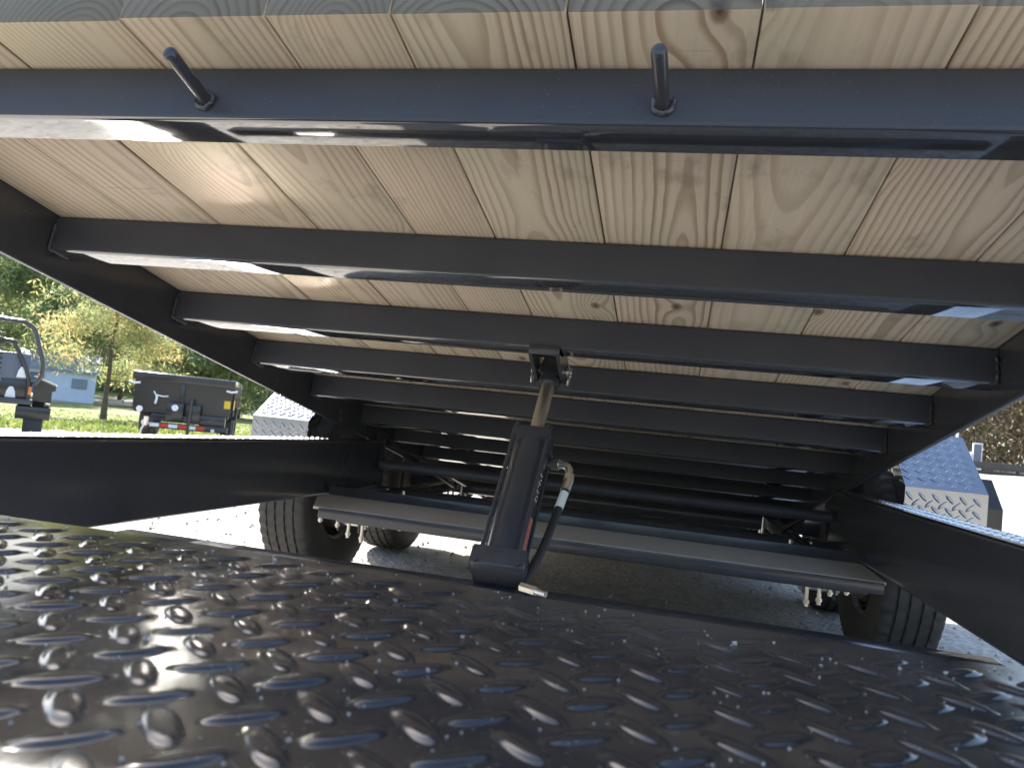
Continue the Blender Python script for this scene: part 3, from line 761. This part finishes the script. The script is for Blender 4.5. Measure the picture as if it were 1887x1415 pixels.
# ================================================================== DUMP TRAILER (left background)
AZ, DD = -35.5, 16.0
x, y = polar(AZ, DD)
DT = thing('dump_trailer', (x, y, gz(x)), 'black steel dump trailer with red and white tape bar on the gravel', 'trailer', math.radians(29))
mw = WM[DT]; W_ = .87; ZB, ZT = .53, 1.275
body = MB()
body.prism([(-W_+.03, ZB), (W_-.03, ZB), (W_, ZB+.12), (W_, ZT), (-W_, ZT), (-W_, ZB+.12)], 0, 2.9, lambda a, b, t: (a, t, b))
dump = part('dump_body', body, M['bodyblack'], DT, mw, 20)
part('top_rail', MB().box(-W_-.05, W_+.05, -.05, .03, ZT-.15, ZT+.01, .012).box(-W_-.05, -W_+.03, .03, 2.9, ZT-.1, ZT+.01, .01).box(W_-.03, W_+.05, .03, 2.9, ZT-.1, ZT+.01, .01), M['bodyblack'], dump, mw)
for xx in (-.02,): part('stiffener', MB().box(xx-.04, xx+.04, -.05, -.001, ZB, ZT-.15, .006), M['bodyblack'], dump, mw)
for i in range(4): part('stiffener', MB().box(W_, W_+.05, .4+i*.65, .5+i*.65, ZB+.05, ZT-.1, .006), M['bodyblack'], dump, mw)
for sg in (-1, 1): part('tarp_hook', MB().tube([(sg*(W_-.1), -.06, ZT-.2), (sg*W_, -.07, ZT-.215), (sg*(W_+.1), -.06, ZT-.19)], .02, 8), M['white'], dump, mw)
part('bumper_bar', MB().box(-.62, .88, -.32, -.22, .255, .37, .01), M['bodyblack'], DT, mw)
for i in range(6): part('reflective_strip', MB().box(-.48+i*.16, -.325+i*.16, -.3235, -.3205, .28, .345), M['red'] if i % 2 else M['white'], DT, mw)
part('pump_box', MB().box(-.24, .06, -.28, -.05, .4, .76, .015), M['bodyblack'], DT, mw); part('round_decal', MB().cyl((-.09, -.283, .66), (-.09, -.286, .66), .06, None, 20), M['white'], DT, mw)
part('jack', MB().cyl((.18, -.3, .1), (.18, -.3, .85), .035, None, 14).box(.1, .36, -.27, -.2, .38, .74, .01), M['bodyblack'], DT, mw)
part('battery_box', MB().box(.36, .82, -.26, -.02, .37, .56, .01), M['bodyblack'], DT, mw)
part('strap_handle', MB().tube([(-.52, -.03, .93), (-.48, -.05, .87), (-.36, -.05, .85), (-.26, -.05, .86)], .014, 8).tube([(-.46, -.05, .87), (-.455, -.05, .8), (-.47, -.045, .7)], .022, 8), M['white'], DT, mw)
part('coupler', MB().cyl((-.55, -.5, .35), (-.48, -.15, .36), .06, None, 12).cyl((-.52, -.5, .3), (-.52, -.5, .46), .035, .05, 12), M['zinc'], DT, mw)
part('safety_chain', MB().tube(smooth([(-.56, -.45, .3), (-.6, -.46, .15), (-.5, -.44, .06), (-.44, -.42, .12)]), .018, 8), M['zinc'], DT, mw)
part('clearance_lamp', MB().cyl((-.74, .0, .58), (-.74, -.03, .58), .06, .055, 18), M['white'], DT, mw)
part('clearance_lamp', MB().cyl((.62, -.32, .29), (.62, -.335, .29), .035, None, 14), M['white'], DT, mw)
part('caution_decal', MB().box(W_+.0505, W_+.0525, .12, .34, .72, .9), M['yellow'], DT, mw)
part('caution_decal', MB().box(W_-.12, W_-.005, -.0035, -.001, .73, .88), M['yellow'], DT, mw)
cyx = lambda a, r, t: (a, r*math.cos(t), r*math.sin(t))
dtm = MB().lathe([(-.1, .2), (-.11, .3), (-.09, .355), (.09, .355), (.11, .3), (.1, .2)], 48, cyx).mesh('tyre', M['rubber'], 35)
rim = MB().lathe([(-.1, .2), (-.03, .17), (-.02, .01)], 30, cyx).mesh('rim', M['zinc'], 35)
for xx in (-.78, .78):
    for yy in (1.3, 2.15):
        wmx = mw @ Matrix.Translation((xx, yy, .355)); wo = put('wheel', rim, DT, wmx); put('tyre', dtm, wo, wmx)
for sg in (-1, 1): part('fender', MB().prism([(.85, .5), (.95, .76), (2.5, .76), (2.6, .5), (2.57, .5), (2.47, .73), (.98, .73), (.88, .5)], .66*sg, .95*sg, lambda a, b, t: (t, a, b)), M['bodyblack'], DT, mw)
part('chassis', MB().box(-.5, .5, -.2, 2.9, .38, .52, .01), M['bodyblack'], DT, mw)

# ================================================================== TRUCK BED (far left)
x, y = polar(-45.6, 12.0)
TB = thing('truck_bed', (x, y, gz(x)), 'black steel truck bed with curved tube headache rack at the left edge', 'truck bed', math.radians(43.5))
mw = WM[TB]
o_ = gz(x)
def zz(rel): return rel+CZ-o_            # heights taken relative to the lens
XR_ = .37
hoop = [(-1.4, 0, zz(.72)), (-.1, 0, zz(.72)), (.1, 0, zz(.7)), (.2, 0, zz(.62)), (.26, 0, zz(.45)), (.34, 0, zz(.2)), (.335, 0, zz(.02)), (.27, 0, zz(-.1))]
part('rack_hoop', MB().tube(smooth(hoop), .03, 12), M['black'], TB, mw, 60)
part('inner_hoop', MB().tube(smooth([(-1.4, .03, zz(.46)), (-.12, .03, zz(.45)), (0, .03, zz(.4)), (.1, .03, zz(.22)), (.2, .03, zz(-.02)), (.22, .03, zz(-.3))]), .028, 12), M['bodyblack'], TB, mw, 60)
for i in range(9):
    part('louvre', MB().box(-1.2, -.12, .02, .05, zz(.0+i*.065), zz(.028+i*.065), .004), M['bodyblack'], TB, mw)
part('upper_panel', MB().box(-1.4, .2, .06, .08, zz(-.05), zz(.3), .004), M['bluegrey'], TB, mw)
part('lower_panel', MB().box(-1.4, .25, .04, .09, zz(-.3), zz(-.05), .004), M['bodyblack'], TB, mw)
for xx, zc in ((.12, .05), (.02, -.22), (-.17, -.02)):
    part('white_tag', MB().prism([(-.06, -.07), (.06, -.07), (.045, .02), (.02, .07), (-.02, .07), (-.045, .02)], .03, .036, lambda a, b, t, xx=xx, zc=zc: (xx+a, t, zz(zc)+b)), M['white'], TB, mw)
part('side_lamp', MB().box(.215, .25, .0, .04, zz(-.24), zz(-.13), .004), M['amber'], TB, mw); part('side_lamp', MB().box(.3, .34, -.02, .02, zz(-.0), zz(.05), .004), M['amber'], TB, mw)
part('deck_edge', MB().box(-1.4, .28, -.06, .3, zz(-.37), zz(-.3), .008), M['black'], TB, mw)
part('tool_box', MB().prism([(0, zz(-.31)), (0, zz(.0)), (.26, zz(-.1)), (.26, zz(-.16)), (.22, zz(-.17)), (.22, zz(-.33))], .1, 1.9, lambda a, b, t: (.27+a, t, b)), M['bodyblack'], TB, mw)
part('toolbox_lid', MB().prism([(-.01, zz(.006)), (.275, zz(-.104)), (.28, zz(-.085)), (-.01, zz(.026))], .08, 1.92, lambda a, b, t: (.27+a, t, b)), M['alu'], TB, mw)
part('chassis_rail', MB().box(.1, .5, .0, 2.2, zz(-.56), zz(-.39), .01), M['bodyblack'], TB, mw)
part('mud_flap', MB().box(.2, .42, .02, .05, o_*0+.02, zz(-.56), .004), M['hose'], TB, mw)
for xx in (-1.2, -.32): part('timber_block', MB().box(xx-.13, xx+.13, .05, .3, 0, zz(-.375), .01), M['woodblock'], TB, mw)
tb_ty = put('wheel', rim, TB, mw @ Matrix.Translation((.32, .75, .355))); put('tyre', dtm, tb_ty, mw @ Matrix.Translation((.32, .75, .355)))
part('bed_floor', MB().box(-1.4, .26, .1, 2.4, zz(-.36), zz(-.31), .004), M['bodyblack'], TB, mw)

# ------------------------------------------------------------------ render
SC.render.engine = 'CYCLES'
SC.cycles.max_bounces = 6; SC.cycles.diffuse_bounces = 3; SC.cycles.glossy_bounces = 3; SC.cycles.transmission_bounces = 2
SC.cycles.caustics_reflective = True; SC.cycles.blur_glossy = 0
SC.cycles.sample_clamp_indirect = 300
SC.render.resolution_x, SC.render.resolution_y = 1024, 767
